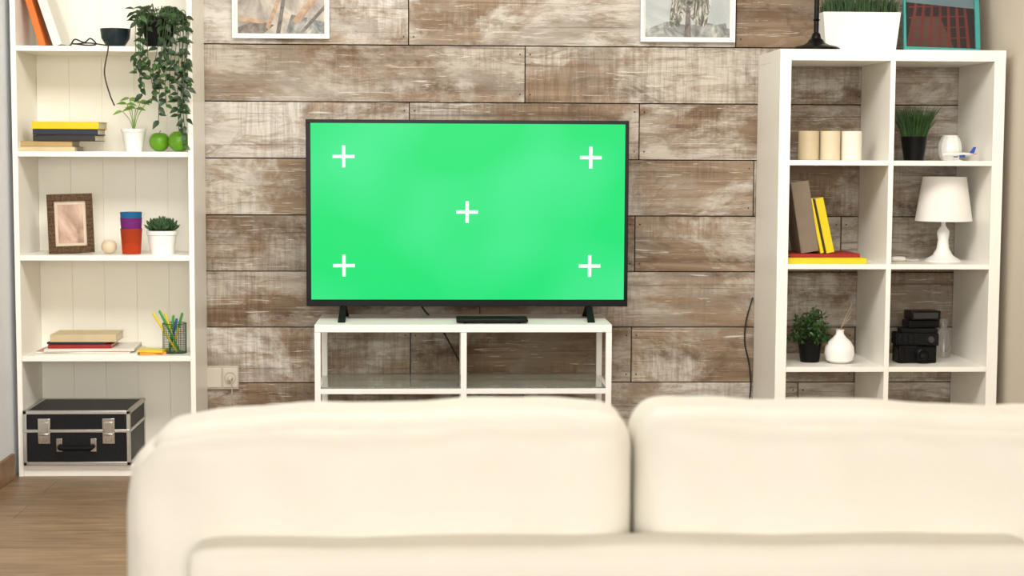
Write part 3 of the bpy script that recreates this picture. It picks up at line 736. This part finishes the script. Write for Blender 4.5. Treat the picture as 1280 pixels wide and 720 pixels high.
m_ = MB(); m_.tube([(-.055, -d2-.002, chh*.36), (-.053, -d2-.022, chh*.35), (-.04, -d2-.027, chh*.34), (.04, -d2-.027, chh*.34), (.053, -d2-.022, chh*.35), (.055, -d2-.002, chh*.36)], .0085, 10, smoothn=4)
part(e, m_, "handle", 'blackm')
for X in (-.058, .058):
    m_ = MB(); m_.bb((X-.010, -d2-.006, chh*.26), (X+.010, -d2, chh*.50)); part(e, m_, "handle_bracket", 'chrome', bevel=.001)

# ================================================================= on the cube shelf
z = KT
x = U(1020, 58, -.32).x
e = thing("desk_lamp", "black metal lamp with round stepped base on shelving unit", "lamp", (x, -.32, z))
m_ = MB(); m_.lathe([(0, 0), (.080, 0), (.081, .008), (.070, .014), (.046, .019), (.030, .027), (.025, .036), (.017, .042), (.014, .056), (.008, .062), (0, .062)], seg=40); part(e, m_, "base", 'black')
m_ = MB(); m_.lathe([(0, .058), (.0085, .058), (.0085, .40), (0, .40)], seg=16); m_.lathe([(.0085, .1), (.013, .104), (.0085, .108)], seg=16); part(e, m_, "pole", 'black')
m_ = MB(); m_.lathe([(.06, .54), (.12, .38), (.118, .38), (.058, .54)], seg=36); m_.tube([(-.119, 0, .385), (.119, 0, .385)], .0015, 6); part(e, m_, "lamp_shade", 'black')
# planter
Y = -.14; x = U(1076, 60, Y-.05).x; s = S(Y-.05); wt = 98/s; wb = 88/s; hp = 51/s
e = thing("planter", "white rectangular planter with artificial grass on shelving unit", "potted plant", (x, Y, z))
m_ = MB(); dt, db = .062, .052
def ring(w_, d_, z_): return [m_.bm.verts.new((sx*w_, sy*d_, z_)) for sx, sy in ((-1, -1), (1, -1), (1, 1), (-1, 1))]
rs = [ring(wb/2, db, 0), ring(wt/2, dt, hp), ring(wt/2-.005, dt-.005, hp), ring(wb/2-.003, db-.003, hp*.8)]
m_.bm.faces.new(rs[0]); m_.bm.faces.new(rs[-1])
for a_, b_ in zip(rs, rs[1:]):
    for i in range(4): m_.bm.faces.new([a_[i], a_[(i+1) % 4], b_[(i+1) % 4], b_[i]])
part(e, m_, "pot", 'ceramic', bevel=.002)
def grass(e, n, rx, ry, z0, hmin, hmax, spread, m='grass', wid=.0022, seed=1, square=False):
    rg = random.Random(seed); gm = MB()
    for i in range(n):
        if square: px, py = rg.uniform(-rx, rx), rg.uniform(-ry, ry)
        else:
            an = rg.uniform(0, 2*pi); q = math.sqrt(rg.random()); px, py = rx*q*math.cos(an), ry*q*math.sin(an)
        hh_ = rg.uniform(hmin, hmax); dx = px/rx*spread*hh_+rg.gauss(0, .12)*hh_; dy = py/ry*spread*hh_+rg.gauss(0, .12)*hh_
        gm.tube([(px, py, z0), (px+dx*.35, py+dy*.35, z0+hh_*.55), (px+dx, py+dy, z0+hh_)], [wid, wid*.8, wid*.15], 4, mi=0 if rg.random() < .75 else 1)
    o = part(e, gm, "grass", [m, 'leaf2']); return o
grass(e, 620, wt/2-.012, dt-.012, hp*.8, .06, .10, .05, square=True, seed=3)
# leaning artwork
Y = -.2; x0 = U(1129, 60, Y).x; x1 = U(1224, 60, Y).x; w = x1-x0
e = thing("leaning_picture", "teal framed picture of red structure leaning on planks", "framed picture", ((x0+x1)/2, Y, z+.001), None, (math.radians(-14), math.radians(1.5), 0))
hA = .36; f = .016
m_ = MB()
for A, B in (((-w/2, 0), (w/2, f)), ((-w/2, hA-f), (w/2, hA)), ((-w/2, f), (-w/2+f*.5, hA-f)), ((w/2-f, f), (w/2, hA-f))): m_.bb((A[0], -.018, A[1]), (B[0], 0, B[1]))
part(e, m_, "frame", 'teal', bevel=.001)
m_ = MB(); L0, L1 = -w/2+f*.5, w/2-f
P = lambda u, v, k=0: (L0+u*(L1-L0), -.008-.0004*k, f+v*(hA-2*f))
m_.poly([P(0, 0), P(1, 0), P(1, 1), P(0, 1)], 0)
m_.poly([P(.0, 0, 1), P(.7, 0, 1), P(.5, .35, 1), P(.1, .35, 1)], 1)
for i in range(7):
    u = .04+i*.14; m_.poly([P(u, .0, 2), P(u+.05, .0, 2), P(u*.7+.22, .9, 2), P(u*.7+.19, .9, 2)], 2)
for i in range(4):
    v = .08+i*.12; m_.poly([P(.05, v, 3), P(.9, v+.04, 3), P(.9, v+.052, 3), P(.05, v+.015, 3)], 2)
m_.poly([P(.0, .5, 4), P(1, .45, 4), P(1, 1, 4), P(0, 1, 4)], 3)
part(e, m_, "print", [flat("print_dark_umber", (36, 28, 26)), flat("print_dull_brown", (76, 56, 46), v=.3), flat("print_dark_red", (96, 40, 34), v=.3), flat("print_dusk_blue", (96, 116, 122))], recalc=False, smooth=False)

# candles
z = KZ[0]
for (x0, x1, m, lab) in ((997, 1023.5, 'wax1', "beige pillar candle standing on white shelf"), (1024, 1050, 'wax2', "cream pillar candle standing on white shelf"), (1050.5, 1077, 'wax3', "white pillar candle standing on white shelf")):
    x, w, h = fit(x0, 163.5, x1, 200, -.27)
    e = thing("candle", lab, "candle", (x, -.27, z), "pillar candles in a row"); rr = w/2-.0008
    m_ = MB(); m_.lathe([(0, 0), (rr-.002, 0), (rr, .002), (rr, h-.003), (rr-.003, h), (rr*.7, h-.002), (.004, h-.005), (0, h-.005)], seg=36); part(e, m_, "wax_body", m)
    m_ = MB(); m_.tube([(0, 0, h-.006), (.0005, 0, h+.002), (.002, 0, h+.006)], .0008, 5); part(e, m_, "wick", 'blackm')
x, w, h = fit(1124, 170, 1160, 200, -.27)
e = thing("potted_grass", "tufted artificial grass in black pot on shelf", "potted plant", (x, -.27, z)); pot(e, w*.47, w*.34, h, 'black')
grass(e, 520, w*.38, w*.38, h*.8, .06, .125, .42, seed=5, wid=.0018)
x, w, h = fit(1173, 168, 1203, 200, -.2)
e = thing("tealight_holder", "white faceted round candle holder on shelf", "candle holder", (x, -.19, z))
m_ = MB(); m_.lathe([(0, 0), (w*.32, 0), (w*.44, h*.15), (w*.5, h*.42), (w*.48, h*.68), (w*.38, h*.9), (w*.29, h), (w*.27, h), (w*.3, h*.6), (0, h*.6)], seg=12); part(e, m_, "holder_body", 'ceramic', ang=15)
m_ = MB(); m_.lathe([(0, h*.6), (w*.22, h*.6), (w*.22, h*.72), (0, h*.71)], seg=16); part(e, m_, "tealight", 'wax3')
# toy plane
x = U(1198, 195, -.34).x
e = thing("toy_airplane", "small white toy airliner with blue and red tail", "toy plane", (x, -.34, z), None, (0, 0, math.radians(10)))
m_ = MB(); m_.lathe([(0, -.062), (.004, -.058), (.0065, -.045), (.007, .02), (.005, .045), (.002, .062), (0, .063)], seg=16, M4=Matrix.Translation((0, 0, .022)) @ Matrix.Rotation(pi/2, 4, 'Y')); part(e, m_, "fuselage", 'plastic_w')
for sy in (-1, 1):
    m_ = MB()
    m_.hexa([(-.014, sy*.005, .019), (.012, sy*.005, .019), (.03, sy*.055, .024), (.022, sy*.055, .024), (-.014, sy*.005, .022), (.012, sy*.005, .022), (.03, sy*.055, .0255), (.022, sy*.055, .0255)])
    m_.tube([(-.006, sy*.022, .016), (.012, sy*.022, .016)], .004, 10, mi=1)
    part(e, m_, "wing", ['plastic_w', 'blue'])
m_ = MB(); m_.hexa([(.040, -.001, .026), (.058, -.001, .026), (.058, .001, .026), (.040, .001, .026), (.056, -.001, .048), (.066, -.001, .048), (.066, .001, .048), (.056, .001, .048)], 0)
m_.hexa([(.044, -.022, .023), (.058, -.022, .023), (.058, .022, .023), (.044, .022, .023), (.046, -.020, .025), (.058, -.020, .025), (.058, .020, .025), (.046, .020, .025)], 1)
part(e, m_, "tail", ['blue', 'redp'])
m_ = MB(); m_.lathe([(0, 0), (.015, 0), (.013, .003), (.0025, .005), (.002, .016), (0, .016)], seg=20); part(e, m_, "stand", 'plastic_w')

# row 2 left books
z = KZ[1]; G = "books in cube shelf compartment"
x, w, h = fit(989, 0, 1089, 0, -.36)
book((x, -.30, z), w, .17, .020, 'yellow', "yellow book lying flat under others", (0, 0, -.02), G)
xx, w2_, h = fit(989, 0, 1078, 0, -.33)
book((xx+.004, -.26, z+.0205), w2_, .19, .012, 'red', "thin red covered book lying on yellow book", (0, 0, .03), G)
zb = z+.033; Yb = -.275
xb = U(1002, 325, -.36).x
lean_book(xb, zb, Yb, .245, .155, .062, 9.5, 'taupe', "thick grey brown hardback leaning against shelf side", G)
xb3 = xb+.0675
lean_book(xb3, zb, Yb, .192, .15, .012, 13, 'yellow', "slim bright yellow book leaning on taupe one", G)
lean_book(xb3+.0140, zb, Yb, .189, .15, .005, 13, 'grayd', "very thin black booklet between yellow books", G)
lean_book(xb3+.0210, zb, Yb, .192, .15, .028, 13, 'yellow', "thick yellow book leaning at end of group", G)
# table lamp
z = KZ[1]; Y = -.24; s = S(Y); x = U(1178, 330, Y).x
e = thing("table_lamp", "small white table lamp with tapered fabric shade", "lamp", (x, Y, z))
hz = lambda py: U(1178, py, Y).z-U(1178, 330.5, Y).z
m_ = MB(); m_.lathe([(0, 0), (.064, 0), (.064, .004), (.058, .008), (.035, .022), (.022, .045), (.018, .075), (.022, .098), (.021, .108), (.008, .125), (.008, .15), (0, .15)], seg=40); part(e, m_, "base", 'ceramic')
zt, zbm = hz(225), hz(280)
m_ = MB(); m_.lathe([(27/s, zt), (35.5/s, zbm), (35.5/s-.002, zbm), (27/s-.002, zt)], seg=48)
m_.tube([(-27/s, 0, zt-.004), (27/s, 0, zt-.004)], .0015, 6); m_.tube([(0, -27/s, zt-.004), (0, 27/s, zt-.004)], .0015, 6); part(e, m_, "lamp_shade", 'shade')
m_ = MB(); m_.lathe([(0, .15), (.012, .15), (.013, .17), (.022, .20), (.026, .225), (.018, .25), (0, .255)], seg=20); part(e, m_, "bulb", 'shade')
x = U(1128, 320, -.3).x
e = thing("lamp_switch", "small white inline switch with cord on shelf", "switch", (x, -.25, z))
m_ = MB(); m_.pillow((0, 0, .009), (.05, .022, .016), .007, 6, .001); part(e, m_, "switch_body", 'plastic_w')
m_ = MB(); m_.tube([(.024, 0, .008), (.05, .02, .003), (.08, .03, .003)], .002, 6, smoothn=5); part(e, m_, "cord", 'plastic_w')
m_ = MB(); m_.tube([(-.024, 0, .008), (-.033, .02, .003), (-.03, .08, .003)], .002, 6, smoothn=5); part(e, m_, "cord", 'plastic_w')

# row 3 left
z = KZ[2]
x, w, h = fit(996, 428, 1028, 457, -.26)
e = thing("potted_shrub", "bushy green artificial plant in dark pot", "potted plant", (x, -.26, z)); pot(e, w*.5, w*.37, h, 'black')
rg = random.Random(9); sm = MB(); lf = MB()
for i in range(100):
    an = rg.uniform(0, 2*pi); el = rg.uniform(-.05, 1.45); rr = rg.uniform(.036, .074)
    p = Vector((math.cos(an)*math.cos(el)*rr, math.sin(an)*math.cos(el)*rr, h+.005+math.sin(el)*rr*1.35))
    sm.tube([(0, 0, h*.8), p*.5+Vector((0, 0, h*.45)), p], .0009, 4, smoothn=3)
    for q in range(11):
        dv = Vector((rg.gauss(0, 1), rg.gauss(0, 1), rg.gauss(.2, 1))).normalized(); L_ = rg.uniform(.010, .018)
        lf.leaf(p+dv*.006-p*.12*rg.random(), dv, (rg.gauss(0, .5), -.5, 1), L_, L_*.5, mi=0 if rg.random() < .65 else 1)
part(e, sm, "stem", 'stem'); part(e, lf, "foliage", ['grass', 'leaf2'], recalc=False)
x, w, h = fit(1030, 416, 1068, 458, -.3)
e = thing("vase", "round white ceramic vase with thin twigs", "vase", (x, -.3, z)); rr = w/2
m_ = MB(); m_.lathe([(0, 0), (rr*.55, 0), (rr*.88, rr*.22), (rr, rr*.70), (rr*.95, rr*1.1), (rr*.74, rr*1.46), (rr*.44, rr*1.74), (rr*.27, rr*1.95), (rr*.25, rr*2.15), (rr*.30, rr*2.25), (rr*.22, rr*2.25), (rr*.17, rr*2.0), (0, rr*1.5)], seg=36); part(e, m_, "vase_body", 'ceramic')
for (dx, dy, dz) in ((.046, .02, .205), (.033, -.02, .165), (.040, .0, .185)):
    m_ = MB(); m_.tube([(0, 0, rr*1.5), (dx*.08, dy*.1, rr*2.3), (dx*.45, dy*.5, rr*2.3+(dz-rr*2.3)*.45), (dx, dy, dz)], .0015, 6, smoothn=3); part(e, m_, "twig", 'twig')
# row 3 right: camera gear stack
x, w, h = fit(1118, 437, 1168, 459, -.28); zc = z; hC = .062
e = thing("camera", "black camera body with short lens under stacked gear", "camera", (x, -.28, zc), "stacked black camera gear", (0, 0, .05))
m_ = MB(); m_.bb((-w/2, -.030, 0), (w/2, .04, hC)); part(e, m_, "camera_body", 'blackm', bevel=.005)
m_ = MB(); m_.bb((-w/2-.001, -.036, .006), (-w/2+.022, .02, hC-.006)); part(e, m_, "grip", 'black', bevel=.004)
m_ = MB(); Ml = Matrix.Translation((.012, -.029, hC*.48)) @ Matrix.Rotation(pi/2, 4, 'X')
m_.lathe([(0, 0), (.026, 0), (.026, .012), (.024, .013), (.024, .026), (.021, .028), (.019, .024), (0, .022)], seg=32, M4=Ml); part(e, m_, "lens_barrel", 'black')
m_ = MB(); m_.lathe([(0, .0225), (.018, .0232)], seg=28, M4=Ml); part(e, m_, "lens_glass", 'lens', recalc=False)
x, w, h = fit(1116, 413, 1171, 436, -.28); zc = z+hC+.0006
e = thing("camera_battery_pack", "black ribbed battery pack resting on camera body", "camera gear", (x, -.28, zc), "stacked black camera gear", (0, 0, -.08))
h = .060; m_ = MB(); m_.bb((-w/2, -.035, 0), (w/2, .04, h*.72)); m_.bb((-w/2+.02, -.030, h*.70), (w/2-.004, .035, h)); part(e, m_, "casing", 'blackm', bevel=.004)
m_ = MB()
for k in range(4): m_.bb((-w/2+.01+k*.018, -.039, .008), (-w/2+.02+k*.018, -.034, h*.62))
part(e, m_, "ribbing", 'black', bevel=.001)
m_ = MB(); m_.lathe([(0, 0), (.012, 0), (.012, .006), (.009, .009), (0, .009)], seg=20, M4=Matrix.Translation((w/2-.028, -.035, h*.36)) @ Matrix.Rotation(pi/2, 4, 'X')); part(e, m_, "dial", 'grayd')
x, w, h = fit(1131, 390, 1172, 412, -.28); zc += h*0+.0606
e = thing("camera_flash", "small black flash unit lying on top of stack", "camera gear", (x, -.275, zc), "stacked black camera gear", (0, 0, .12))
h = .060; m_ = MB(); m_.bb((-w/2, -.03, 0), (w/2, .035, h*.45)); m_.bb((-w/2+.006, -.034, h*.47), (w/2+.002, .035, h)); part(e, m_, "casing", 'black', bevel=.004)
m_ = MB(); m_.bb((-w/2+.014, -.036, h*.55), (w/2-.008, -.0335, h*.90)); part(e, m_, "flash_window", 'grayd', bevel=.001)
x, w, h = fit(1172, 395, 1190, 440, -.16)
e = thing("bottle", "small clear bottle standing behind black gear", "bottle", (x, -.14, z)); rr = w*.5
m_ = MB(); m_.lathe([(0, 0), (rr, 0), (rr, .09), (rr*.6, .105), (rr*.45, .11), (rr*.45, .122), (0, .122)], seg=28); part(e, m_, "bottle_body", 'bottle')
m_ = MB(); m_.lathe([(0, .12), (rr*.55, .12), (rr*.55, .14), (0, .14)], seg=20); part(e, m_, "cap", 'bottle')

# ---------------------------------------------------------------- lights
def area(name, loc, rot, sx, sy, P, col=(1, .96, .90)):
    l = bpy.data.lights.new(name, 'AREA'); l.shape = 'RECTANGLE'; l.size = sx; l.size_y = sy; l.energy = P; l.color = col
    o = bpy.data.objects.new(name, l); bpy.context.collection.objects.link(o); o.location = loc; o.rotation_euler = rot
area("ceiling_light", (0.1, -2.2, 2.68), (math.radians(32), 0, 0), 2.6, 1.2, 130)
area("front_fill_light", (0.0, -10.3, 1.6), (math.radians(88), 0, 0), 3.2, 1.9, 215, (1, .97, .93))  # added soft fill lamp behind the camera, no window there
w = bpy.data.worlds.new("world"); bpy.context.scene.world = w; w.use_nodes = True
bg = w.node_tree.nodes["Background"]; bg.inputs["Color"].default_value = (1, .97, .93, 1); bg.inputs["Strength"].default_value = 1.0
